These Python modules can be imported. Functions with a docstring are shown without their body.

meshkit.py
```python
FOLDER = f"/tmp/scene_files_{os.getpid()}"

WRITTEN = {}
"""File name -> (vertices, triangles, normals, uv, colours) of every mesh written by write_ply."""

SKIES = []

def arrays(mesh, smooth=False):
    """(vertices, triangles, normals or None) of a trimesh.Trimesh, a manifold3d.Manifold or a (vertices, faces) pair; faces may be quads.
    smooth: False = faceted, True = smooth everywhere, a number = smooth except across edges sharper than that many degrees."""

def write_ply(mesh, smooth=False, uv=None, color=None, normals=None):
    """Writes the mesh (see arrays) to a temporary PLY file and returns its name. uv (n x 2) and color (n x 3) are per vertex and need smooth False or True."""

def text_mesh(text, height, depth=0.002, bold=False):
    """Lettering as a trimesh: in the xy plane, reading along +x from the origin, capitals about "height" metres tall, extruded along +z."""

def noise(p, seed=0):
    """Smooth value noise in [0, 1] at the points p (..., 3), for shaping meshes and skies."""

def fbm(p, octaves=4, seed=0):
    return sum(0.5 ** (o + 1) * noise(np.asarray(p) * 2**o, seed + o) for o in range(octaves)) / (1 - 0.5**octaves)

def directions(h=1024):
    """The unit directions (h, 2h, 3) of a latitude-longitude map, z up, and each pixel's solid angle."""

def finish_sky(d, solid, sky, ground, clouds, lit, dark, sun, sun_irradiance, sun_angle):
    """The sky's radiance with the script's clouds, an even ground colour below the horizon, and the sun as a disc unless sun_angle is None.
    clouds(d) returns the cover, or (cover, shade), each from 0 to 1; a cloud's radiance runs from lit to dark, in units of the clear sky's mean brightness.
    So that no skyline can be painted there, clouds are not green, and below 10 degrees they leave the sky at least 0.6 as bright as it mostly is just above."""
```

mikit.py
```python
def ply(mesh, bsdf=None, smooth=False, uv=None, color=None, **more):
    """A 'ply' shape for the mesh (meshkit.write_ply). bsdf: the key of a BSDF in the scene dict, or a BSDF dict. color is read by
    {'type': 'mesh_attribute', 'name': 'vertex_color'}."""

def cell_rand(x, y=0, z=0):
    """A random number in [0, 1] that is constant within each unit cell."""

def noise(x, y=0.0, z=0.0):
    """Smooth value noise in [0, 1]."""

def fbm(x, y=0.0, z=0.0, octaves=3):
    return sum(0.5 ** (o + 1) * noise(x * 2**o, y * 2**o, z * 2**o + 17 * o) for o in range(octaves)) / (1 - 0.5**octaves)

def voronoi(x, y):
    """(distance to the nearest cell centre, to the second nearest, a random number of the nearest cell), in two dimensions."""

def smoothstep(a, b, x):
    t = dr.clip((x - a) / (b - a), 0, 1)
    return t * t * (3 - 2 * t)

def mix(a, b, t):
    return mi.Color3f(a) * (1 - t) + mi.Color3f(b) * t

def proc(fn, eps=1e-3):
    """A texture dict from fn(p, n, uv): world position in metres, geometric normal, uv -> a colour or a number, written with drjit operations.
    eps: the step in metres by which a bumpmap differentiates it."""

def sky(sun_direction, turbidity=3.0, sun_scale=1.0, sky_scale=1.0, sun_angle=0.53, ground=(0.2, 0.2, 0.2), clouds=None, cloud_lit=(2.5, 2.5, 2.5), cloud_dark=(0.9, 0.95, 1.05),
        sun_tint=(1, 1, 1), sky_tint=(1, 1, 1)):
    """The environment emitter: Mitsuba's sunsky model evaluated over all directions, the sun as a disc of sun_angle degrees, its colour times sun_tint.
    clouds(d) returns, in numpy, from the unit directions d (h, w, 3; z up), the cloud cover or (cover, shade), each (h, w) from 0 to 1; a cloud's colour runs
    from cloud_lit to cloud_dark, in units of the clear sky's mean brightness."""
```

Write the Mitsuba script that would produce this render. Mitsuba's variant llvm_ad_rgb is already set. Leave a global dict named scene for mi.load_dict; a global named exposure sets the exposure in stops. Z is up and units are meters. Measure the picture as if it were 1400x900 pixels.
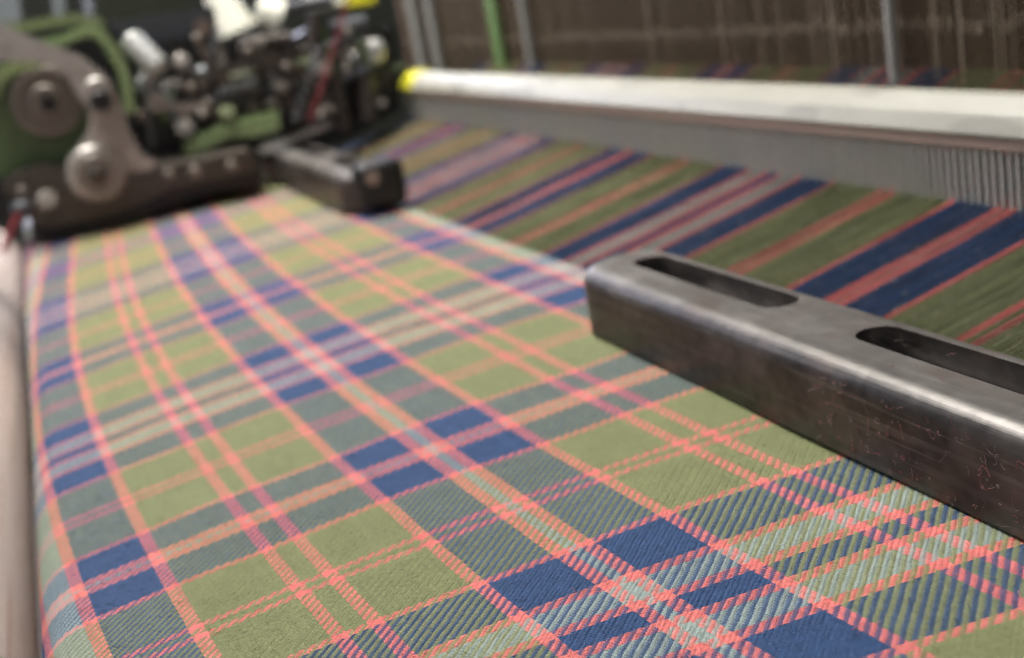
import math, random
import numpy as np, trimesh, mitsuba as mi, drjit as dr, mikit
import manifold3d as m3
from shapely.geometry import Polygon, Point, LineString, box as sbox
from shapely.geometry.polygon import orient
from mikit import noise, fbm, cell_rand, smoothstep, mix

rng = np.random.default_rng(7)
U = 0.001                      # everything below is written in millimetres
scene, labels = {'type': 'scene'}, {}
T = mi.ScalarTransform4f

# ------------------------------------------------------------------ camera, light, exposure
EYE = np.array([447.55, -112.66, 174.20])
RIGHT, DOWN, FWD = np.array([0.36489, 0.91592, -0.16717]), np.array([0.19898, -0.25211, -0.94702]), np.array([-0.90954, 0.31229, -0.27424])
scene['camera'] = {'type': 'thinlens', 'fov': 2 * math.degrees(math.atan(700 / 1699.2)), 'fov_axis': 'x', 'near_clip': 0.02, 'far_clip': 40.0,
    'aperture_radius': 2.4 * U, 'focus_distance': 350 * U,
    'to_world': T().look_at(origin=(EYE * U).tolist(), target=((EYE + FWD * 300) * U).tolist(), up=(-DOWN).tolist())}
exposure = 0.66
scene['room_light'] = {'type': 'constant', 'radiance': {'type': 'rgb', 'value': [0.19, 0.19, 0.195]}}

def rgb(*c): return {'type': 'rgb', 'value': list(c)}
def mat(key, color, rough=0.5, metal=0.0, spec=0.5, **more):
    c = rgb(*color) if isinstance(color, (tuple, list)) else color
    scene[key] = {'type': 'twosided', 'nested': {'type': 'principled', 'base_color': c, 'roughness': rough, 'metallic': metal, 'specular': spec, **more}}
    return key

# ------------------------------------------------------------------ helpers
def put(key, mesh, m, smooth=False, **more):
    base, n = key, 0
    while key in scene:
        n += 1; key = f'{base}_{n:03d}'
    if isinstance(mesh, list): mesh = trimesh.util.concatenate(mesh)
    if isinstance(mesh, m3.Manifold):
        q = mesh.to_mesh(); mesh = trimesh.Trimesh(np.array(q.vert_properties[:, :3]), np.array(q.tri_verts), process=False)
    mesh = mesh.copy(); mesh.apply_scale(U)
    scene[key] = mikit.ply(mesh, m, smooth=smooth, **more)
    return key
def say(key, label, cat=None, group=None, kind=None):
    labels[key] = {k: v for k, v in dict(label=label, category=cat, group=group, kind=kind).items() if v}
def name(key):
    base, n = key, 0
    while key in labels: n += 1; key = f'{base}_{n:03d}'
    return key
def box(x0, x1, y0, y1, z0, z1):
    b = trimesh.creation.box((x1 - x0, y1 - y0, z1 - z0)); b.apply_translation(((x0 + x1) / 2, (y0 + y1) / 2, (z0 + z1) / 2)); return b
def rbox(x0, x1, y0, y1, z0, z1, r=2.0, n=12):
    s = m3.Manifold.sphere(r, n)
    return m3.Manifold.batch_hull([s.translate((x, y, z)) for x in (x0 + r, x1 - r) for y in (y0 + r, y1 - r) for z in (z0 + r, z1 - r)])
def tube(a, b, r, r2=None, n=16):
    a, b = np.array(a, float), np.array(b, float)
    if r2 is None:
        return trimesh.creation.cylinder(r, sections=n, segment=[a, b])
    d = b - a; L = np.linalg.norm(d)
    c = trimesh.creation.revolve(np.array([[0, 0], [r, 0], [r2, L], [0, L]]), sections=n)
    c.apply_transform(trimesh.geometry.align_vectors([0, 0, 1], d / L)); c.apply_translation(a); return c
def turned(profile, at, axis, n=32):
    """A body of revolution: profile (radius, height) pairs, its foot at `at`, its axis along `axis`."""
    c = trimesh.creation.revolve(np.array(profile, float), sections=n)
    c.apply_transform(trimesh.geometry.align_vectors([0, 0, 1], np.array(axis, float) / np.linalg.norm(axis))); c.apply_translation(at); return c
def slabx(poly, x0, x1, bevel=2.0):
    """A plate standing in a plane of constant x, outline in (y, z), its edges chamfered."""
    p = poly if hasattr(poly, 'area') else Polygon(poly)
    p = p.buffer(0)
    out = []
    def lay(q, a, b):
        for g in (q.geoms if hasattr(q, 'geoms') else [q]):
            if g.area > 1:
                e = trimesh.creation.extrude_polygon(g, b - a)
                v = e.vertices.copy(); e.vertices = np.stack([v[:, 2] + a, v[:, 0], v[:, 1]], 1); out.append(e)
    n = 3
    for k in range(n):
        lay(p.buffer(-bevel * (1 - math.cos(k / n * math.pi / 2)) if k else 0), x1 - bevel + bevel * math.sin(k / n * math.pi / 2) - (0 if k else bevel + (x1 - x0) - 2 * bevel), x1 - bevel + bevel * math.sin((k + 1) / n * math.pi / 2))
    return trimesh.util.concatenate(out)
def sweep(path, r, n=6):
    p = np.asarray(path, float); t = np.gradient(p, axis=0); t /= np.linalg.norm(t, axis=1, keepdims=True) + 1e-12
    a = np.cross(t, np.where(np.abs(t[:, 2:]) < 0.9, [0, 0, 1.0], [1.0, 0, 0])); a /= np.linalg.norm(a, axis=1, keepdims=True) + 1e-12
    b, an = np.cross(t, a), np.arange(n) * 2 * np.pi / n
    r = np.broadcast_to(r, (len(p),))
    v = p[:, None] + r[:, None, None] * (np.cos(an)[None, :, None] * a[:, None] + np.sin(an)[None, :, None] * b[:, None])
    i, j = np.meshgrid(np.arange(len(p) - 1), np.arange(n), indexing='ij')
    q = np.stack([i * n + j, i * n + (j + 1) % n, (i + 1) * n + (j + 1) % n, (i + 1) * n + j], -1).reshape(-1, 4)
    return trimesh.Trimesh(v.reshape(-1, 3), np.vstack([q[:, [0, 1, 2]], q[:, [0, 2, 3]]]), process=False)
def slot(x0, x1, y0, y1):
    r = (y1 - y0) / 2
    return LineString([(x0 + r, (y0 + y1) / 2), (x1 - r, (y0 + y1) / 2)]).buffer(r, 16)

# ------------------------------------------------------------------ the tartan: stripes counted in threads
PALE, CORAL, NAVY, GREEN = (0.33, 0.40, 0.37), (0.80, 0.200, 0.180), (0.014, 0.058, 0.172), (0.222, 0.242, 0.102)
WARP_STRIPES = [(1, PALE), (7, CORAL), (31, NAVY), (35, CORAL), (72, GREEN), (76, CORAL), (80, GREEN), (84, CORAL), (121, GREEN), (125, CORAL), (151, NAVY), (156, CORAL), (168, PALE), (173, CORAL), (178, NAVY)]
WEFT_STRIPES = [(2, PALE), (7, CORAL), (31, NAVY), (36, CORAL), (66, GREEN), (71, CORAL), (78, GREEN), (83, CORAL), (114, GREEN), (119, CORAL), (144, NAVY), (149, CORAL), (162, PALE), (167, CORAL), (172, NAVY)]
def stripe(u, stripes):
    h = stripes[-1][0]
    m = u - 2 * h * dr.floor(u / (2 * h)); m = dr.select(m > h, 2 * h - m, m)
    c = mi.Color3f(stripes[-1][1])
    for e, col in reversed(stripes[:-1]): c = dr.select(m < e, mi.Color3f(col), c)
    return c
def stripe_np(u, stripes):
    h = stripes[-1][0]; m = u % (2 * h); m = 2 * h - m if m > h else m
    return next(c for e, c in stripes if m <= e)
FELL = 162.0
def weave(s, t):
    """The 2/2 twill as round yarns passing over and under each other: which yarn lies on top at thread position (s, t), and how high."""
    s = s + 0.34 * (noise(s * 0.23, t * 0.06, 1) - 0.5) + 0.16 * (noise(s * 0.9, t * 0.45, 3) - 0.5)
    t = t + 0.34 * (noise(s * 0.06, t * 0.23, 5) - 0.5) + 0.16 * (noise(s * 0.45, t * 0.9, 7) - 0.5)
    i, j = dr.floor(s), dr.floor(t)
    fs, ft = s - i - 0.5, t - j - 0.5
    q = math.pi / 2
    hw = 0.5 * dr.cos(q * (s - j - 1)) + 0.62 * dr.sqrt(dr.maximum(0.04, 1 - 3.7 * ft * ft))
    hf = 0.5 * dr.cos(q * (i - t - 2)) + 0.62 * dr.sqrt(dr.maximum(0.04, 1 - 3.7 * fs * fs))
    up = hw > hf
    ply = dr.select(up, dr.sin(2 * math.pi * (s * 0.9 + ft * 1.6)), dr.sin(2 * math.pi * (t * 0.9 + fs * 1.6)))
    return s, t, i, j, up, dr.maximum(hw, hf), ply
FINE = (-118.0, 112.0, -212.0, 6.0)      # the near cloth, where every yarn is geometry
def fine_part(s, t):
    def edge(v, a, b): return dr.clip((v - a) / 10, 0, 1) * dr.clip((b - v) / 10, 0, 1)
    return edge(s, FINE[0], FINE[1]) * edge(t, FINE[2], FINE[3])
def cloth_color(p, n, uv):
    s, t, i, j, up, h, ply = weave(uv.x, uv.y)
    cw, cf = stripe(j + 0.5, WARP_STRIPES), stripe(i + 0.5, WEFT_STRIPES)
    m = 0.10 + 0.10 * noise(s * 3, t * 3, 6)
    c = dr.select(up, cw * (1 - m) + cf * m, cf * (1 - m) + cw * m)
    yarn = dr.select(up, cell_rand(j, 3, dr.floor(s / 23)), cell_rand(i, 7, dr.floor(t / 31)))
    fibre = dr.select(up, noise(s * 1.2, t * 7, 2), noise(s * 7, t * 1.2, 5))
    heather = noise(s * 0.21, t * 0.21, 1.5)
    g = 0.82 + 0.16 * yarn + 0.34 * (fibre - 0.5) + 0.16 * (heather - 0.5)
    wool = mi.Color3f(0.40, 0.38, 0.36)
    return dr.clip(dr.lerp(c, wool, 0.02 + 0.06 * noise(s * 2.3, t * 2.3, 9)) * g, 0, 1)
def cloth_height(p, n, uv):
    s, t, i, j, up, h, ply = weave(uv.x, uv.y)
    return h * (1 - 0.85 * fine_part(uv.x, uv.y)) + 0.10 * ply + 0.30 * noise(s * 4, t * 4, 3)
scene['cloth_yarn'] = {'type': 'twosided', 'nested': {'type': 'bumpmap', 'arbitrary': mikit.proc(cloth_height, eps=1.2e-4), 'scale': 0.00042,
    'bsdf': {'type': 'principled', 'base_color': mikit.proc(cloth_color), 'roughness': 0.8, 'specular': 0.25, 'sheen': 0.4, 'sheen_tint': 0.1}}}

# where thread crossing (s, t) of the cloth lies; the picks bow and the cloth is drawn in a little at its edges
Q = [-0.93297, 0.33876, 0.00990, 0.08985, -0.05571, 0.20191, 0.02278, -0.78720, 0.18134, -1.30187, -0.19308, 0.87879, -0.12554, -0.04256, 0.15756]
def flat_xy(s, t):
    tc = np.clip(t, -190, 640)
    def f(s, t):
        S, V = s / 100, t / 300
        y = s + 20 * (Q[0] * V + Q[1] * V**2 + Q[2] * V**3 + Q[3] * S * V + Q[4] * S * V * V + Q[5] * S**2 + Q[6] * S**2 * V)
        x = -t + 20 * (Q[7] * S + Q[8] * S**2 + Q[9] * S * V + Q[10] * V**2 + Q[11] * V + Q[12] * V**3 + Q[13] * S * S * V + Q[14] * S * V * V)
        return np.stack([x, y], -1)
    d = (f(s, tc + 1) - f(s, tc - 1)) / 2
    return f(s, tc) + d * (t - tc)[..., None]
BEAM_Y, BEAM_R = -138.5, 15.0
def cloth_point(s, t):
    s, t = np.broadcast_arrays(np.asarray(s, float), np.asarray(t, float))
    xy = flat_xy(s, t)
    over = np.maximum(BEAM_Y - xy[..., 1], 0)
    a = np.minimum(over / BEAM_R, math.pi / 2); drop = np.maximum(over - BEAM_R * math.pi / 2, 0)
    y = np.where(over > 0, BEAM_Y - BEAM_R * np.sin(a), xy[..., 1])
    z = -BEAM_R * (1 - np.cos(a)) - drop
    return np.stack([xy[..., 0], y, z], -1)
EDGE0, EDGE1 = -330.0, 960.0
def cloth_mesh():
    ss = np.concatenate([np.linspace(-300, -192, 20), np.arange(-190, -120, 1.5), np.arange(FINE[0], FINE[1], 0.25), np.linspace(FINE[1], FELL, 22)])
    tt = np.concatenate([np.arange(EDGE0, FINE[2] - 2, 5.0), np.arange(FINE[2], FINE[3], 0.25), np.arange(FINE[3], EDGE1 + 1, 5.0)])
    S_, T_ = np.meshgrid(ss, tt, indexing='ij')
    v = cloth_point(S_, T_)
    v[..., 2] += 0.5 * np.sin(S_ * 0.055 + 0.8 * np.sin(T_ * 0.02)) * np.sin(T_ * 0.043) * np.clip((S_ + 120) / 30, 0, 1) * np.clip((150 - S_) / 40, 0, 1)
    ragged = np.array(1.3 * noise(mi.Float(T_[-1].astype(np.float32)) * 0.5, 0.0, 2.0) + 1.6 * noise(mi.Float(T_[-1].astype(np.float32)) * 0.11, 4.0, 2.0)) - 1.4
    v[-1, :, 1] += ragged; v[-1, :, 2] += 0.25 * ragged
    a_ = np.flatnonzero((ss >= FINE[0]) & (ss <= FINE[1])); b_ = np.flatnonzero((tt >= FINE[2]) & (tt <= FINE[3]))
    A_, B_ = mi.Float(S_[np.ix_(a_, b_)].ravel().astype(np.float32)), mi.Float(T_[np.ix_(a_, b_)].ravel().astype(np.float32))
    hh = np.array((weave(A_, B_)[5] - 0.75) * 0.48 * fine_part(A_, B_)).reshape(len(a_), len(b_))
    v[np.ix_(a_, b_)] += hh[..., None] * np.array([0, 0, 1.0])
    n, m = S_.shape
    i, j = np.meshgrid(np.arange(n - 1), np.arange(m - 1), indexing='ij')
    q = np.stack([i * m + j, (i + 1) * m + j, (i + 1) * m + j + 1, i * m + j + 1], -1).reshape(-1, 4)
    f = np.vstack([q[:, [0, 1, 2]], q[:, [0, 2, 3]]])[:, ::-1]
    return trimesh.Trimesh(v.reshape(-1, 3), f, process=False), np.stack([S_.ravel(), T_.ravel()], 1)
cm, cuv = cloth_mesh()
fn = np.cross(cm.vertices[cm.faces[:, 1]] - cm.vertices[cm.faces[:, 0]], cm.vertices[cm.faces[:, 2]] - cm.vertices[cm.faces[:, 0]])
if fn[:, 2].sum() < 0: cm = trimesh.Trimesh(cm.vertices, cm.faces[:, ::-1], process=False)
put('tartan_cloth', cm, 'cloth_yarn', smooth=True, uv=cuv)
say('tartan_cloth', 'woven tartan cloth in green, navy and coral stretched flat below the temple bars', 'cloth')

# ------------------------------------------------------------------ warp yarns from the fell through the reed to the heddles
REED_Y, REED_Z = 274.8, 34.0
def vc_tex(p, n, uv): return mi.Color3f(1.0)
scene['warp_wool'] = {'type': 'twosided', 'nested': {'type': 'principled', 'base_color': {'type': 'mesh_attribute', 'name': 'vertex_color'}, 'roughness': 0.85, 'specular': 0.2, 'sheen': 0.4}}
def reed_x(t): return -t * 1.0512 + 10.72
def warp_path(t):
    a = cloth_point(FELL - 3, t); b = cloth_point(FELL, t)
    r = np.array([reed_x(t), REED_Y, REED_Z]); j = rng.normal(0, 0.25, 2)
    p = [a + [0, 0, -0.3], b + [0, 0, 0.1]]
    for u in (0.25, 0.5, 0.75):
        p.append(b + (r - b) * u + [j[0] * u, 0, j[1] * u + rng.normal(0, 0.25)])
    p.append(r + [0, 0, rng.normal(0, 0.3)])
    lift = 18 + (int(t) % 4) * 7.0
    p.append(r + [-2, 90, lift + 5]); p.append(r + [-3, 150, lift + 14])
    return np.array(p)
def yarn(t, n=5):
    m = sweep(warp_path(t), 0.34 + 0.07 * rng.random(), n)
    c = np.array(stripe_np(t, WARP_STRIPES)) * (0.40 + 0.34 * rng.random()) + rng.uniform(0.012, 0.034)  # stripe colour darkened to carry the shade under the cap and between yarns
    return m, np.tile(c, (len(m.vertices), 1))
say('warp_sheet', 'sheet of coral, navy and green warp threads running to the reed', 'warp threads')
rest, restc = [], []
for t in np.arange(-326, 860) + 0.5:
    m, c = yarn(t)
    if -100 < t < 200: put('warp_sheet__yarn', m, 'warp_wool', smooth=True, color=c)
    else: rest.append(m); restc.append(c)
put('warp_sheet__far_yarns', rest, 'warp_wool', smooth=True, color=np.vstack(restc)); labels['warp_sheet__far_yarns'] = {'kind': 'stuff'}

# ------------------------------------------------------------------ reed: white cap, binding strip, steel dents
def cap_color(p, n, uv):
    a = fbm(p.x * 9, p.y * 30, p.z * 60); b = noise(p.x * 40, p.y * 90, p.z * 120)
    scuff = smoothstep(0.62, 0.75, noise(p.x * 22, 3.0, p.z * 70))
    return mix((0.42, 0.41, 0.35), (0.28, 0.265, 0.22), 0.6 * a + 0.25 * b) * (1 - 0.18 * scuff)
mat('cap_paint', mikit.proc(cap_color), 0.45)
mat('binding', (0.52, 0.40, 0.33), 0.6)
mat('dent_steel', (0.44, 0.44, 0.41), 0.45, 0.25)
mat('yellow_plastic', (0.80, 0.74, 0.04), 0.35)
mat('dark_wood', (0.06, 0.045, 0.035), 0.6)
say('reed', 'long reed with a cream white cap above closely set grey steel dents', 'reed')
RX0, RX1 = -915, 330
def cap_rail(x0, x1, g=0.0):
    s_ = m3.Manifold.sphere(1.8, 12)
    return m3.Manifold.batch_hull([s_.translate((x, REED_Y + y, z)) for x in (x0 + 2, x1 - 2) for y, z in ((1 - g, 69), (5 - g, 76 + g), (13, 82.4 + g), (24, 82 + g), (26, 70))])
put('reed__cap', cap_rail(RX0 + 22, RX1), 'cap_paint', smooth=40)
put('reed__binding', rbox(RX0 + 10, RX1, REED_Y + 1.5, REED_Y + 11, 61.8, 67.4, 1.2), 'binding', smooth=40)
labels['reed__binding'] = {'label': 'thin pinkish strip along the underside of the white cap'}
put('reed__end_cap', cap_rail(RX0 + 4, RX0 + 42, 1.5), 'yellow_plastic', smooth=40)
labels['reed__end_cap'] = {'label': 'yellow end of the white cap'}
put('reed__lower_binding', rbox(RX0, RX1, REED_Y + 1.5, REED_Y + 11, -32, -24, 1.2), 'binding', smooth=40)
far = []
for k, x in enumerate(np.arange(RX1 - 6, RX0, -5.0)):
    d = box(x - 1.15, x + 1.15, REED_Y + 3 + rng.normal(0, .08), REED_Y + 4.3, -26, 63)
    if -300 < x < 120: put('reed__dent', d, 'dent_steel')
    else: far.append(d)
put('reed__far_dents', far, 'dent_steel'); labels['reed__far_dents'] = {'kind': 'stuff'}
put('race_board', rbox(RX0 - 40, RX1 + 40, REED_Y - 62, REED_Y - 2, -44, -30, 2), 'dark_wood', smooth=40)
say('race_board', 'dark wooden board lying under the warp threads in front of the reed', 'board')

# ------------------------------------------------------------------ temple bars
def bar_color(p, n, uv):
    a = fbm(p.x * 45, p.y * 45, p.z * 45, 4); b = noise(p.x * 260, p.y * 260, p.z * 260); d = fbm(p.x * 17 + 5, p.y * 60, p.z * 60, 3)
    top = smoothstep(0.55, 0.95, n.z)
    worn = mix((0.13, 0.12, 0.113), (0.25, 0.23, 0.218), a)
    shade_grime = mix((0.028, 0.024, 0.022), (0.088, 0.076, 0.070), smoothstep(0.35, 0.65, a) * 0.7 + 0.3 * b)
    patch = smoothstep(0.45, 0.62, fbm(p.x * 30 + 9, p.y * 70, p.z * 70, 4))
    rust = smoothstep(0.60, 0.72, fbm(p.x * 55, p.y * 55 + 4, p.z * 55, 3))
    c = mix(shade_grime, mix(worn, mi.Color3f(0.13, 0.115, 0.105), 0.65 * patch), top)  # overhead light put into the colour: paler worn top, darker grimy sides
    c = mix(c, mi.Color3f(0.11, 0.055, 0.04), 0.2 * rust)
    scratch = smoothstep(0.70, 0.86, noise(p.x * 14 + p.z * 60, p.y * 900 + p.z * 900, 2.0)) * noise(p.x * 40, p.y * 30, p.z * 30)
    c = mix(c, mi.Color3f(0.34, 0.32, 0.30), 0.22 * scratch)
    return c * (0.72 + 0.5 * d) * (0.86 + 0.24 * b)
def bar_rough(p, n, uv): return 0.24 + 0.22 * fbm(p.x * 60, p.y * 60, p.z * 60) + 0.12 * noise(p.x * 300, p.y * 300, p.z * 300)
def bar_bump(p, n, uv): return fbm(p.x * 120, p.y * 120, p.z * 120, 4) + 0.4 * noise(p.x * 700, p.y * 700, p.z * 700)
scene['bar_steel'] = {'type': 'twosided', 'nested': {'type': 'bumpmap', 'arbitrary': mikit.proc(bar_bump, eps=3e-4), 'scale': 0.00014,
    'bsdf': {'type': 'principled', 'base_color': mikit.proc(bar_color), 'roughness': mikit.proc(bar_rough), 'metallic': 0.4, 'specular': 0.45}}}
mat('black_iron', (0.018, 0.018, 0.018), 0.4, 0.3)
mat('roller_steel', (0.30, 0.28, 0.27), 0.5, 0.4)
BY0, BY1, BZ1 = 109.0, 157.0, 33.0
def bar_body(x0, x1, slots, r_end=22, skew=20):
    def xs(poly, h, z): return m3.Manifold.extrude(m3.CrossSection([np.array(orient(poly).exterior.coords)[:-1]]), h).translate((0, 0, z))
    def plan(inset):
        p = Polygon([(x0, BY0), (x1, BY0), (x1, BY1), (x0 - skew * 0.6, BY1), (x0 - skew, BY1 - 14)])
        return p.buffer(-r_end).buffer(r_end - inset, 12)
    layers = []
    n, r = 8, 8.5
    for k in range(n + 1):
        a = k / n * math.pi / 2
        layers.append((r * (1 - math.cos(a)), BZ1 - r + r * math.sin(a)))
    body = None
    pl = [(0.0, 1.5)] + [(i, z) for i, z in layers]
    for (i0, z0), (i1, z1) in zip(pl[:-1], pl[1:]):
        pa = np.array(plan(i0).exterior.coords)[:-1]; pb = np.array(plan(i1).exterior.coords)[:-1]
        h = m3.Manifold.hull_points(np.vstack([np.c_[pa, np.full(len(pa), z0)], np.c_[pb, np.full(len(pb), z1)]]))
        body = h if body is None else body + h
    cav = sbox(x0 + 6, BY0 + 8, x1 - 5, BY1 - 8)
    body = body - xs(cav, BZ1 - 8, -1)
    for a, b in slots: body = body - xs(slot(a, b, 130.0, 147.0), 40, 10)
    return body
def smooth_body(man, m, key, ang=35):
    q = man.to_mesh(); b = trimesh.graph.smooth_shade(trimesh.Trimesh(np.array(q.vert_properties[:, :3]), np.array(q.tri_verts)), angle=math.radians(ang), facet_minarea=None)
    v = np.array(b.vertices)
    put(key, b, m, smooth=True, uv=np.stack([v[:, 0], v[:, 1] * 0.8 + v[:, 2] * 0.6], 1))
k = 'temple_bar'
say(k, 'long worn steel temple bar with two slots across the near right edge of cloth', 'temple bar', 'temple bars lying over the cloth')
smooth_body(bar_body(-91, 330, [(-76, 47), (94, 232)]), 'bar_steel', k + '__body')
def roller(x0, x1):
    prof = [(0, 0)]
    L = x1 - x0
    prof += [(10, 0), (10, L), (0, L)]
    return turned(prof, (x0, 140, 13), (1, 0, 0), 32)
put(k + '__roller', roller(-40, 320), 'roller_steel', smooth=30)
k = 'temple_bar_001'
say(k, 'blurred dark temple bar with black end reaching from the green machinery over the cloth', 'temple bar', 'temple bars lying over the cloth')
mir = bar_body(-84, 330, [(-74, 48), (94, 232)]).mirror((1, 0, 0)).translate((-652, 0, 2))
smooth_body(mir, 'bar_steel', k + '__body')
r2 = roller(-40, 320); r2.apply_transform(np.diag([-1, 1, 1, 1.0])); r2.apply_translation((-652, 0, 0)); r2.invert()
put(k + '__roller', r2, 'roller_steel', smooth=30)
put(k + '__end_block', rbox(-568, -540, 118, 160, 4, 44, 9), 'black_iron', smooth=40)
mat('tan_leather', (0.20, 0.14, 0.11), 0.7)
put(k + '__end_pin', turned([(0, 0), (6, 0), (6, 3), (0, 4)], (-541, 131, 31), (1, -0.25, 0.3), 16), 'tan_leather', smooth=30)

# ------------------------------------------------------------------ breast beam, take-up roll
def rail_color(p, n, uv):
    g = noise(p.x * 6, p.y * 420, p.z * 420); h = noise(p.x * 3, p.y * 150, p.z * 150)
    return mix(mix((0.52, 0.41, 0.36), (0.40, 0.36, 0.34), h), (0.30, 0.16, 0.135), smoothstep(0.62, 0.85, g) * 0.8)
mat('worn_rail', mikit.proc(rail_color), 0.95, 0.0, 0.1)
mat('beam_steel', (0.20, 0.20, 0.19), 0.4, 0.6)
BYC = BEAM_Y
put('breast_beam', turned([(0, 0), (14, 0), (14, 1560), (0, 1560)], (-1080, BYC + 0.5, -15.5), (1, 0, 0), 40), 'beam_steel', smooth=30)
say('breast_beam', 'round steel breast beam under the fold of the cloth', 'beam')
put('cloth_roll', turned([(0, 0), (70, 0), (72, 3), (72, 1980), (70, 1983), (0, 1983)], (-1560, BYC - 112, -116.0), (1, 0, 0), 48), 'worn_rail', smooth=30)
say('cloth_roll', 'pale pinkish grey roll below the left edge of the cloth', 'roll')

# ------------------------------------------------------------------ heddles, posts
mat('heddle_wire', (0.19, 0.145, 0.098), 0.5, 0.3)
mat('eye_steel', (0.18, 0.14, 0.10), 0.6, 0.2)
mat('heddle_frame', (0.10, 0.08, 0.06), 0.6)
mat('grey_steel', (0.30, 0.31, 0.32), 0.4, 0.6)
mat('dull_strip', (0.30, 0.30, 0.28), 0.7, 0.0)
mat('green_paint', (0.16, 0.27, 0.10), 0.4)
mat('rust_post', (0.085, 0.042, 0.018), 0.7)
for s_ in range(4):
    y = 372 + 26 * s_
    key = name('heald_shaft')
    say(key, ['front row of thin brown wire heddles standing behind the white cap', 'second row of thin brown wire heddles behind the white cap',
              'third row of thin brown wire heddles behind the white cap', 'rearmost row of thin brown wire heddles behind the white cap'][s_], 'heald shaft', None)
    w = []
    for x in np.arange(-1180 - 40 * s_, 300, 3.4):
        x += rng.normal(0, 1.0); e = rng.normal(0, 1.5)
        w.append(box(x - .32, x + .32, y - 1.2, y + 1.2, -150, 330) if rng.random() < .85 else box(x - .9, x + .9, y - 1.0, y + 1.0, -150, 330))
    put(key + '__heddles', w, 'heddle_wire'); labels[key + '__heddles'] = {'kind': 'stuff'}
    eyes = [turned([(0, -4), (1.3, -3), (1.3, 3), (0, 4)], (x + rng.normal(0, 1), y, 104 - 9 * s_ + rng.normal(0, 1.5)), (0, 0, 1), 6) for x in np.arange(-1180 - 40 * s_, 300, 4.6)]
    put(key + '__heddle_eyes', eyes, 'eye_steel'); labels[key + '__heddle_eyes'] = {'kind': 'stuff'}
    put(key + '__top_rail', box(-1350, 330, y - 4, y + 4, 330, 360), 'heddle_frame')
    put(key + '__bottom_rail', box(-1350, 330, y - 4, y + 4, -180, -150), 'heddle_frame')
def post(key, x0, x1, y0, y1, m, label, cat):
    put(key, rbox(x0, x1, y0, y1, -700, 460, min(3, (x1 - x0) / 3)), m, smooth=40); say(key, label, cat)
post('green_post', -838, -814, 362, 368, 'green_paint', 'slim green upright among the heddles behind the white cap', 'post')
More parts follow.
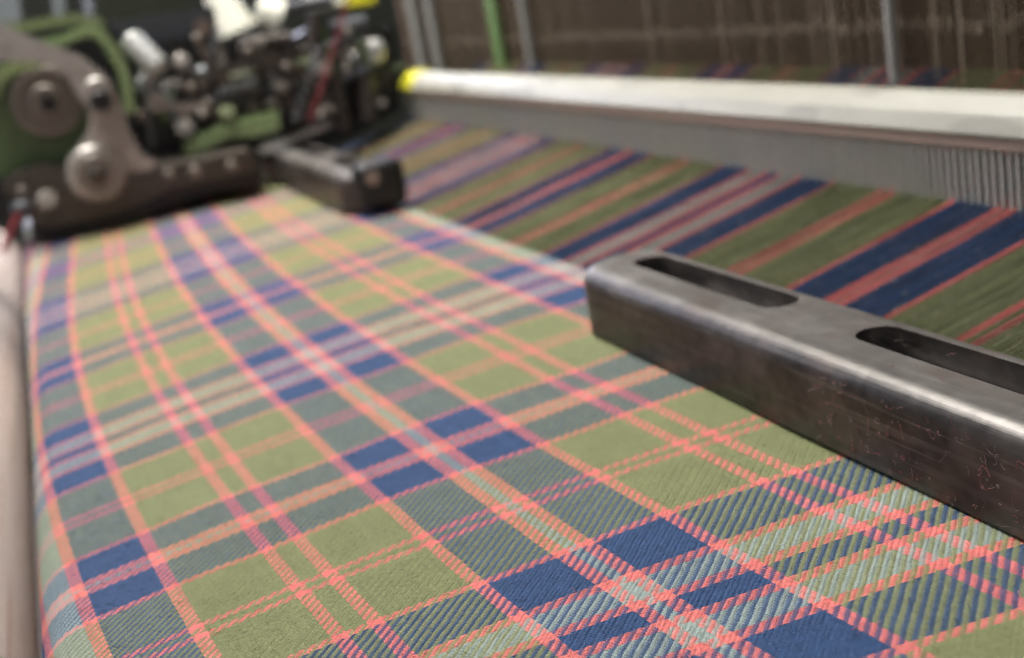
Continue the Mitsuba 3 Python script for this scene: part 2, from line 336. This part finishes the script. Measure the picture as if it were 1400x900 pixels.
post('rusty_post', -1270, -1195, 392, 440, 'rust_post', 'dark rusty brown upright at the left end of the reed', 'post')
for x, wd, lab in ((-1105, 26, 'wide grey steel strip next to the rusty brown upright'), (-1035, 22, 'grey steel strip left of the slim green upright'), (-735, 14, 'dull grey steel strip right of the slim green upright'), (-170, 11, 'narrow grey steel strip near the right end of the heddles')):
    post(name('steel_strip'), x - wd / 3.4, x + wd / 3.4, 362, 365, 'dull_strip', lab, 'steel strip')

# ------------------------------------------------------------------ weaving machinery beyond the far selvage
def cast_color(p, n, uv):
    a = fbm(p.x * 60, p.y * 60, p.z * 60, 3); b = noise(p.x * 18, p.y * 26, p.z * 12)
    return mix((0.52, 0.48, 0.44), (0.31, 0.275, 0.245), smoothstep(0.35, 0.7, 0.5 * a + 0.5 * b))
mat('cast_grey', mikit.proc(cast_color), 0.36, 0.5)
mat('cast_dark', (0.075, 0.062, 0.052), 0.5, 0.4)
mat('disc_brown', (0.22, 0.19, 0.165), 0.45, 0.5)
mat('green_dark', (0.095, 0.15, 0.055), 0.4)
mat('green_pale', (0.29, 0.39, 0.18), 0.35)
mat('guard_grey', (0.33, 0.36, 0.37), 0.5)
mat('crate_dark', (0.022, 0.028, 0.014), 0.6)
mat('slate', (0.075, 0.080, 0.090), 0.45, 0.3)
mat('bright_steel', (0.55, 0.55, 0.53), 0.45, 0.6)
mat('white_plastic', (0.80, 0.80, 0.74), 0.4)
mat('red_wool', (0.24, 0.035, 0.045), 0.8)
mat('olive_paint', (0.20, 0.225, 0.12), 0.4)
MX = -800
def Y(pts, x=MX): return [(x, a, b) for a, b in pts]

k = 'rocker_lever'
say(k, 'grey cast rocker lever with round bosses hanging at the upper left', 'lever')
arm = Polygon([(-147.4, 228.0), (-116.1, 205.2), (-91.9, 187.9), (-55.2, 165.2), (-38.7, 145.9), (-33.0, 125.6), (-28.8, 109.5), (-28.6, 88.4), (-22.4, 65.9), (-11.8, 55.1), (-17.1, 44.7), (-40.6, 48.4), (-54.2, 35.7), (-75.8, 26.2), (-91.5, 36.9), (-96.9, 55.0), (-90.8, 73.4), (-74.0, 86.6), (-64.6, 97.2), (-59.9, 115.6), (-67.0, 132.1), (-70.6, 151.9), (-88.3, 164.6), (-124.8, 172.6), (-160.1, 181.7)])
put(k + '__arm', slabx(arm.buffer(-3).buffer(3), MX - 26, MX, 7), 'cast_grey', smooth=30)
c0, = [(-68.3, 56.9)]
put(k + '__boss', turned([(0, 0), (27, 0), (27, 5), (24, 8), (0, 8)], (MX, c0[0], c0[1]), (1, 0, 0)), 'cast_grey', smooth=30)
put(k + '__washer', turned([(0, 0), (19, 0), (19, 3), (17, 5), (0, 5)], (MX + 8, c0[0], c0[1]), (1, 0, 0)), 'disc_brown', smooth=30)
put(k + '__bolt', turned([(0, 0), (9.5, 0), (9.5, 6), (6, 9), (0, 9.5)], (MX + 13, c0[0], c0[1]), (1, 0, 0), 6), 'cast_dark')
c1, = [(-47.8, 121.7)]
put(k + '__pin_boss', turned([(0, -6), (14, -6), (14, 7), (12, 9), (0, 9)], (MX, c1[0], c1[1] + 8), (1, 0, 0)), 'cast_grey', smooth=30)
put(k + '__pin', turned([(0, 0), (10, 0), (10, 8), (8, 10), (0, 10)], (MX + 3, c1[0], c1[1]), (1, 0, 0)), 'black_iron', smooth=30)

k = 'flanged_wheel'
say(k, 'round brown metal wheel with a raised hub behind the grey lever', 'wheel')
c2, = [(-94.0, 128.7)]
put(k + '__rim', turned([(0, 0), (33, 0), (34, 3), (32, 8), (26, 9), (24, 5), (0, 5)], (-838, c2[0], c2[1]), (1, 0, 0)), 'disc_brown', smooth=30)
put(k + '__hub', turned([(0, 0), (17, 0), (17, 6), (14, 10), (0, 10)], (-833, c2[0], c2[1]), (1, 0, 0)), 'disc_brown', smooth=30)
put(k + '__bolt', turned([(0, 0), (8, 0), (8, 6), (5, 8), (0, 8)], (-823, c2[0] + 1, c2[1] - 2), (1, 0, 0), 6), 'black_iron')

k = 'loom_side'
say(k, 'green painted cast frame behind the lever and wheel at the left', 'machine frame')
fr = Polygon([(-172.6, 190.7), (-114.0, 165.0), (-96.1, 161.6), (-67.1, 136.5), (-60.8, 106.7), (-73.2, 80.3), (-96.0, 64.8), (-121.6, 72.5), (-154.1, 65.1), (-207.0, 66.1)])
put(k + '__side_plate', slabx(fr.buffer(-4).buffer(4), -880, -850, 5), 'green_dark', smooth=30)
rimp = LineString([(-140.8, 143.9), (-127.5, 159.3), (-111.1, 165.9), (-95.5, 164.4)]).buffer(6)
put(k + '__guard_rim', slabx(rimp, -856, -832, 3), 'green_pale', smooth=30)
labels[k + '__guard_rim'] = {'label': 'pale green curved rim over the wheel'}
arch = LineString([(-103.0, 181.0), (-65.5, 181.2), (-41.3, 186.8), (-28.9, 180.4), (-22.6, 166.5), (-17.5, 147.0), (-16.9, 132.5), (-19.3, 105.3)]).buffer(5)
put(k + '__arch', slabx(arch, -884, -852, 4), 'green_pale', smooth=30)
rl = LineString([(-157.0, 207.8), (-97.7, 200.3), (-69.5, 201.1), (-45.1, 199.7), (-25.6, 192.1)]).buffer(5)
put(k + '__upper_rail', slabx(rl, -930, -895, 3), 'olive_paint', smooth=30)

k = 'iron_casting'
say(k, 'dark brown cast foot pressing on the cloth under the grey lever', 'casting')
ft = Polygon([(-154.3, 57.9), (-139.3, 69.9), (-112.0, 73.7), (-88.1, 63.0), (-68.6, 60.2), (-44.5, 52.1), (-12.1, 50.9), (20.6, 48.2), (47.9, 48.2), (81.5, 47.7), (80.7, 25.0), (42.7, 25.9), (-7.7, 25.3), (-44.8, 17.7), (-79.9, 15.6), (-120.7, 15.1), (-135.4, 22.7), (-141.9, 35.6)])
put(k + '__body', slabx(ft.buffer(-3).buffer(3), -900, -800, 5), 'cast_dark', smooth=30)
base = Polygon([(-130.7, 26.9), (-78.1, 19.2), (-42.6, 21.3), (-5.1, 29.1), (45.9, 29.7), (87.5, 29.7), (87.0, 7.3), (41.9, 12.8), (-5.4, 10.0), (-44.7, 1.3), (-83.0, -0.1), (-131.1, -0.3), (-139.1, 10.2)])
put(k + '__base', slabx(base, -930, -815, 3), 'black_iron', smooth=30)  # black slab added to draw the shadow under the foot
for a, rr in (([(-2.9, 40.4)], 9), ([(22.1, 37.8)], 11), ([(57.9, 36.0)], 10), ([(-136.9, 54.3)], 9)):
    q, = a
    put(k + '__screw', turned([(0, 0), (rr * .6, 0), (rr * .6, 3), (rr * .45, 4.5), (0, 4.5)], (-801, q[0], q[1]), (1, 0, 0), 20), 'disc_brown', smooth=30)
q, = [(-119.7, 40.1)]
put(k + '__stud', turned([(0, 0), (9, 0), (9, 16), (7, 19), (0, 19)], (-803, q[0], q[1]), (1, .2, .2), 24), 'cast_grey', smooth=30)

put('end_frame', slabx(Polygon([(-200.0, 218.5), (-76.9, 192.4), (-10.2, 185.4), (100.7, 150.0), (303.1, 130.7), (291.6, 38.8), (225.6, 17.4), (136.1, 10.4), (-259.0, 8.6)]), -1030, -990, 5), 'black_iron', smooth=30)
say('end_frame', 'black loom end frame filling the gaps behind the linkage', 'frame')
put('guard_sheet', slabx(Polygon([(-146.4, 275.0), (-85.5, 265.4), (-94.6, 207.2), (-163.1, 214.3)]), -1110, -1100, 2), 'guard_grey', smooth=30)
say('guard_sheet', 'light blue grey guard sheet in the top left corner', 'guard')
put('guard_bar', slabx(Polygon([(-49.7, 258.5), (-37.6, 256.6), (-47.7, 205.1), (-58.8, 205.4)]), -1100, -1080, 2), 'guard_grey', smooth=30)
say('guard_bar', 'pale upright bar between guard sheet and green arch', 'bar')
put('crate', slabx(Polygon([(7.7, 281.3), (125.7, 263.2), (115.9, 173.5), (-7.0, 187.3)]), -1500, -1300, 4), 'crate_dark', smooth=30)
say('crate', 'dark olive crate behind the green arch', 'crate')

k = 'green_lever'
say(k, 'green lever with a pale knob above the far temple bar', 'lever')
gl = Polygon([(25.0, 62.2), (62.8, 72.5), (97.6, 74.6), (126.3, 75.0), (123.5, 55.6), (96.6, 53.4), (67.0, 58.0), (44.0, 50.6), (25.5, 48.5)])
put(k + '__arm', slabx(gl.buffer(-2).buffer(2), -885, -860, 4), 'green_pale', smooth=30)
q, = [(73.4, 81.3)]
put(k + '__knob', turned([(0, 0), (8, 0), (9, 4), (6, 8), (0, 9)], (-862, q[0], q[1]), (1, .1, .5), 24), 'olive_paint', smooth=30)
q, = [(28.7, 75.4)]
put(k + '__nut', turned([(0, 0), (10, 0), (10, 8), (0, 9)], (-866, q[0], q[1]), (1, 0, .4), 6), 'cast_grey')

k = 'black_linkage'
say(k, 'tangle of black and steel linkage rods in the middle of the machinery', 'linkage')
rng2 = np.random.default_rng(11)
bl = Polygon([(18.5, 163.8), (67.0, 162.6), (109.3, 146.1), (155.1, 139.4), (181.6, 150.1), (260.8, 136.3), (267.7, 87.4), (255.6, 49.4), (199.7, 44.4), (166.3, 43.1), (126.5, 47.3), (106.1, 63.3), (39.0, 70.7), (1.0, 61.5), (-4.4, 100.8), (-4.4, 130.9)])
put(k + '__back_plate', slabx(bl, -930, -900, 4), 'black_iron', smooth=30)
rods = [([(37.9, 99.2), (145.5, 96.7)], 5, 'slate'),([(87.3, 115.4), (173.9, 117.5)], 6, 'olive_paint'),([(56.3, 128.7), (64.1, 65.1)], 8, 'cast_dark'),([(9.7, 135.9), (4.5, 114.7)], 10, 'grey_steel'),([(39.6, 152.5), (46.8, 114.0)], 9, 'cast_dark'),
        ([(106.4, 147.9), (160.0, 144.4)], 8, 'cast_dark'),([(158.7, 138.6), (137.9, 73.4)], 9, 'cast_dark'),([(189.6, 163.5), (156.0, 54.2)], 9, 'cast_dark'),([(197.1, 131.7), (193.4, 38.7)], 10, 'cast_dark'),([(230.0, 94.7), (223.6, 44.5)], 12, 'cast_dark'),
        ([(99.1, 82.6), (130.5, 82.6)], 8, 'disc_brown'),([(10.4, 87.4), (30.2, 88.7)], 7, 'green_dark'),([(163.0, 175.5), (210.4, 175.1)], 7, 'slate'),([(204.5, 147.2), (240.9, 147.1)], 8, 'slate')]
(ya0, za0), (ya1, za1) = [(-9.1, 76.6), (252.3, 129.5)]
for n_ in range(74):
    y_, z_ = ya0 + (ya1 - ya0) * rng2.random(), 0
    z_ = za0 + (za1 - za0) * rng2.random() + 0.02 * (y_ - ya0)
    d = np.array([rng2.normal(0, 4), rng2.normal(0, 1), rng2.normal(0, .8)]); d = d * [.25, 4, 1] if n_ % 3 else d * [.2, .5, 6]; d = d / np.linalg.norm(d) * rng2.uniform(10, 46)
    mm = ('cast_dark', 'slate', 'black_iron', 'disc_brown', 'green_dark', 'grey_steel')[int(rng2.choice(6, p=[.26, .18, .18, .16, .10, .12]))]
    c_ = np.array([-888 + rng2.uniform(-6, 10), y_, z_])
    if rng2.random() < .78:
        put(k + '__rod', tube(c_ - d, c_ + d, rng2.uniform(1.8, 5)), mm, smooth=30)
    else:
        r_ = rng2.uniform(4, 10); put(k + '__collar', turned([(0, 0), (r_, 0), (r_, 6), (r_ * .7, 9), (0, 9)], c_, (1, rng2.normal(0, .3), rng2.normal(0, .3)), 20), mm, smooth=30)
for ab, rr, mm in rods:
    (ya, za), (yb, zb) = ab
    put(k + '__rod', tube((-885, ya, za), (-880, yb, zb), rr * .8), mm, smooth=30)
for a, rr in (([(135.2, 99.7)], 12), ([(184.2, 107.3)], 12), ([(7.5, 132.9)], 12), ([(42.4, 141.0)], 11), ([(239.3, 60.2)], 6), ([(218.0, 141.5)], 7), ([(124.7, 146.0)], 8)):
    (yb, zb), = a
    put(k + '__bolt', turned([(0, 0), (rr * .7, 0), (rr * .7, 4), (rr * .6, 5), (rr * .35, 5), (rr * .35, 9), (0, 9)], (-875, yb, zb), (1, 0, .2), 20), 'cast_grey', smooth=30)

for ab in ([(71.8, 103.4), (112.7, 107.7)], [(143.0, 61.3), (186.6, 133.5)], [(20.4, 123.0), (22.4, 85.3)]):
    (ya, za), (yb, zb) = ab
    th = np.linspace(0, 2 * math.pi * 9, 200); e = np.array([0, yb - ya, zb - za]); L_ = np.linalg.norm(e); e /= L_; g_ = np.array([0, -e[2], e[1]])
    put(k + '__spring', sweep(np.array([-870, ya, za]) + np.outer(th / th[-1] * L_, e) + 5.0 * (np.outer(np.cos(th), [1, 0, 0]) + np.outer(np.sin(th), g_)), 1.1, 6), 'grey_steel', smooth=True)
for pts in ([(45.1, 114.7), (75.7, 123.7), (115.9, 126.7), (144.7, 116.9)], [(109.7, 139.8), (139.5, 128.4), (170.2, 96.9), (181.0, 65.4)], [(8.5, 107.0), (32.9, 94.7), (57.8, 95.8)]):
    lv = LineString(pts).buffer(4.5).union(Point(pts[0]).buffer(9)).union(Point(pts[-1]).buffer(8))
    put(k + '__lever', slabx(lv, -880, -866, 3), 'cast_grey' if len(pts) == 3 else 'cast_dark', smooth=30)
    for e_ in (pts[0], pts[-1]): put(k + '__pivot', turned([(0, 0), (4.5, 0), (4.5, 4), (3, 6), (0, 6)], (-867, e_[0], e_[1]), (1, 0, 0), 16), 'disc_brown', smooth=30)
k = 'steel_spindle'
say(k, 'short bright steel cylinder above the green arch', 'spindle')
(a0, a1), (b0, b1) = [(-3.4, 172.9), (10.6, 149.0)]
put(k, turned([(0, 0), (10, 0), (12, 4), (12, 40), (9, 45), (0, 45)], (-862, a0, a1), (12, b0 - a0, b1 - a1), 24), 'bright_steel', smooth=30)
k = 'steel_bobbin'
say(k, 'pale steel bobbin lying at the right end of the machinery', 'bobbin')
(a0, a1), (b0, b1) = [(218.8, 102.9), (259.0, 119.3)]
put(k, turned([(0, 0), (11, 0), (15, 6), (16, 24), (13, 36), (7, 44), (0, 45)], (-900, a0, a1), (10, b0 - a0, b1 - a1), 24), 'bright_steel', smooth=30)
k = 'slate_cover'
say(k, 'dark slate grey sheet cover slanting behind the steel cylinder', 'cover')
put(k + '__plate', slabx(Polygon([(-12.0, 192.2), (48.2, 190.9), (96.3, 190.4), (93.9, 160.0), (64.3, 154.5), (30.1, 163.7), (-3.4, 166.6)]), -960, -940, 3), 'slate', smooth=30)
q, = [(80.2, 170.1)]
put(k + '__badge', turned([(0, 0), (9, 0), (9, 3), (0, 3)], (-941, q[0], q[1]), (1, 0, 0), 20), 'tan_leather', smooth=30)
labels[k + '__badge'] = {'label': 'small tan disc on the dark cover'}

# pale guides and blades near the far temple bar
k = 'guide_plate'
say(k, 'small pale metal guide plate at the root of the far temple bar', 'plate')
put(k, slabx(Polygon([(95.1, 39.9), (106.4, 45.3), (127.6, 45.5), (127.4, 37.8), (115.6, 34.1), (100.0, 34.3)]), -885, -860, 2), 'bright_steel', smooth=30)
k = 'cutter_blade'
say(k, 'thin pale cutter blade pointing right above the far selvage', 'blade')
put(k, slabx(Polygon([(138.0, 43.1), (165.5, 50.2), (192.0, 51.2), (189.4, 46.9), (165.4, 42.2), (140.4, 39.4)]), -894, -890, 1), 'bright_steel', smooth=30)

# loose yarn ends
def loose(key, pts, label, r=1.3):
    put(key, sweep(np.array(pts, float), r, 8), 'red_wool', smooth=True); say(key, label, 'yarn')
loose('loose_yarn', Y([(218.9, 176.4), (209.3, 160.4), (198.6, 140.0), (186.2, 118.4), (175.8, 99.3), (164.0, 81.2), (151.7, 60.8)], -840), 'dark red yarn hanging down through the machinery', 1.5)
loose('loose_yarn_001', Y([(-138.6, 43.8), (-147.8, 33.5), (-158.1, 18.7), (-165.2, 6.6)], -770), 'tuft of red yarn at the far left corner of the cloth', 3.2)
lump = trimesh.creation.icosphere(2, 9); lump.apply_scale([1, 1.2, .8]); q, = [(-140.3, 42.2)]; lump.apply_translation((-775, q[0], q[1]))
put('wool_lump', lump, 'slate', smooth=True)
say('wool_lump', 'small dark lump of wool beside the red tuft', 'wool lump')

# far-off bright things behind the machinery
mat('lit_white', (0.85, 0.84, 0.72), 0.5)
k = 'yarn_cone'
say('yarn_cone', 'large white yarn cone behind the dark slate cover', 'yarn cone'); say('yarn_cone_001', 'squat white yarn cone right of the larger white one', 'yarn cone')
for key, a, b, r0, r1 in (('yarn_cone', [(189.7, 216.8)][0], [(203.9, 154.0)][0], 20, 32), ('yarn_cone_001', [(244.1, 181.9)][0], [(276.8, 165.5)][0], 22, 26)):
    put(key, tube((-1500, a[0], a[1]), (-1495, b[0], b[1]), r0, r1, 24), 'lit_white', smooth=30)
put('white_box', rbox(-1540, -1500, [(327.5, 181.1)][0][0], [(387.6, 171.1)][0][0], [(341.6, 165.5)][0][1], [(353.6, 220.7)][0][1], 3), 'lit_white', smooth=30)
say('white_box', 'white carton at the upper edge behind the machinery', 'box')
put('yellow_tray', rbox(-1540, -1490, [(382.7, 171.5)][0][0], [(427.5, 164.1)][0][0], [(402.6, 159.3)][0][1], [(409.8, 193.6)][0][1], 3), 'yellow_plastic', smooth=30)
say('yellow_tray', 'bright yellow tray at the upper edge left of the rusty upright', 'tray')

# ------------------------------------------------------------------ the room
mat('wall_paint', (0.105, 0.076, 0.048), 0.8)
mat('far_wall_paint', (0.012, 0.015, 0.011), 0.8)
mat('floor_concrete', (0.16, 0.15, 0.14), 0.8)
put('floor', box(-5000, 3000, -3000, 4000, -820, -800), 'floor_concrete'); say('floor', 'grey workshop floor', kind='structure')
put('far_wall', box(-2700, -2660, -3000, 1590, -800, 3000), 'far_wall_paint'); say('far_wall', 'dark green far wall of the workshop', kind='structure')
put('wall', box(-5000, 3000, 1600, 1640, -800, 3000), 'wall_paint'); say('wall', 'dark workshop wall behind the loom', kind='structure')

# ------------------------------------------------------------------ ceiling lamps
scene['lamp_housing'] = {'type': 'twosided', 'nested': {'type': 'diffuse', 'reflectance': rgb(.7, .7, .7)}}
def ceiling_lamp(key, x, y, z, w, d, power, tint, label):
    say(key, label, 'ceiling lamp', None)
    put(key + '__housing', box(x - w / 2 - 20, x + w / 2 + 20, y - d / 2 - 20, y + d / 2 + 20, z + 4, z + 60), 'lamp_housing')
    p = trimesh.Trimesh([[x - w / 2, y - d / 2, z], [x + w / 2, y - d / 2, z], [x + w / 2, y + d / 2, z], [x - w / 2, y + d / 2, z]], [[0, 2, 1], [0, 3, 2]], process=False)
    p.apply_scale(U)
    scene[key + '__diffuser'] = mikit.ply(p, 'lamp_housing', emitter={'type': 'area', 'radiance': rgb(*(np.array(tint) * power).tolist())})
ceiling_lamp('ceiling_lamp', -850, -250, 1650, 1000, 800, 12.0, (1.0, 0.98, 0.95), 'large ceiling lamp over the loom')
ceiling_lamp('ceiling_lamp_001', -1300, 60, 1600, 380, 1000, 15.0, (1.0, 0.96, 0.86), 'ceiling lamp far beyond the machinery')

# unseen glowing panes added in the far wall for a cool sheen on the cloth
scene['added_window_white'] = {'type': 'twosided', 'nested': {'type': 'diffuse', 'reflectance': rgb(.6, .6, .58)}}
say('added_window', 'unseen bluish panes added in the far workshop wall for sheen on the cloth', 'added_window')
def pane(y0, y1, z0, z1, x):
    p = trimesh.Trimesh(np.array([[x, y0, z0], [x, y1, z0], [x, y1, z1], [x, y0, z1]]) * U, [[0, 1, 2], [0, 2, 3]], process=False)
    return mikit.ply(p, 'added_window_white', emitter={'type': 'area', 'radiance': rgb(4.6, 4.7, 6.0)})
for n_, (y0, y1) in enumerate(((-300, 420), (460, 1180), (-1060, -340))):
    scene['added_window__pane' + ('' if n_ == 0 else f'_{n_:03d}')] = pane(y0, y1, 420, 960, -2650)
put('added_window__frame', [box(-2659, -2640, a, b, c, d) for a, b, c, d in ((-1100, 1220, 380, 420), (-1100, 1220, 960, 1000), (-340, -300, 420, 960), (420, 460, 420, 960), (-1100, -1060, 420, 960), (1180, 1220, 420, 960))], 'added_window_white')

# ------------------------------------------------------------------ lint and fuzz
def curl(at, ax, bx, L, n=7, lift=None, turn=0.9):
    p = [np.array(at, float)]; a = rng.random() * 6.28; da = rng.normal(0, turn)
    for _ in range(n - 1):
        p.append(p[-1] + (np.array(ax) * math.cos(a) + np.array(bx) * math.sin(a)) * L / n + (np.array(lift) * rng.random() if lift is not None else 0)); a += da + rng.normal(0, .5)
    return np.array(p)
def fuzz(key, curves, cols, r, label, cat):
    ms = [sweep(c, r * (0.7 + 0.6 * rng.random()), 4) for c in curves]
    vc = np.vstack([np.tile(col, (len(m.vertices), 1)) for m, col in zip(ms, cols)])
    put(key, ms, 'warp_wool', smooth=True, color=vc); say(key, label, cat, kind='stuff')
tones = [np.array(c) for c in ((.34, .10, .12), (.42, .22, .20), (.16, .13, .13), (.26, .20, .19), (.20, .07, .09))]
cs, cc = [], []
for _ in range(420):
    x = 330 - 230 * rng.random() ** 1.8; z = 2 + 26 * rng.random()
    cs.append(curl((x, BY0 - 0.25, z), (1, 0, 0), (0, 0, 1), 2 + 6 * rng.random(), n=9, lift=(0, -0.10, 0))); cc.append(tones[rng.integers(5)])
for _ in range(50):
    cs.append(curl((-60 + 300 * rng.random(), BY0 + 6 + 36 * rng.random(), BZ1 + 0.15), (1, 0, 0), (0, 1, 0), 1.5 + 4 * rng.random(), lift=(0, 0, 0.1))); cc.append(tones[rng.integers(5)])
fuzz('lint', cs, cc, 0.055, 'reddish wool lint clinging to the near temple bar', 'lint')
cs, cc = [], []
for _ in range(260):
    t = rng.uniform(-90, 150); w = warp_path(t); u = rng.random() * 0.5 + 0.25
    b = w[1] * (1 - u) + w[5] * u
    cs.append(curl(b + [0, 0, 0.45], (1, 0, 0), (0, .6, .8), 1.5 + 3 * rng.random(), lift=(0, 0, 0.12), turn=1.2)); cc.append(np.array([.45, .43, .36]) * rng.uniform(.6, 1.1))
fuzz('warp_fluff', cs, cc, 0.09, 'pale curled fibres standing up from the warp threads', 'fluff')
cs, cc = [], []
for _ in range(5200):
    s0 = rng.uniform(-150, 110); t0 = rng.uniform(-230, 120)
    c = cloth_point(s0, t0)
    up = rng.random() < .5
    col = np.array(stripe_np(t0, WARP_STRIPES) if up else stripe_np(s0, WEFT_STRIPES)) * 0.9 + 0.06
    cs.append(curl(c + [0, 0, 0.12], (1, 0, 0), (0, 1, 0), 1.2 + 2.6 * rng.random(), n=5, lift=(0, 0, 0.16))); cc.append(col)
fuzz('cloth_fuzz', cs, cc, 0.055, 'fine wool hairs on the face of the near cloth', 'fuzz')
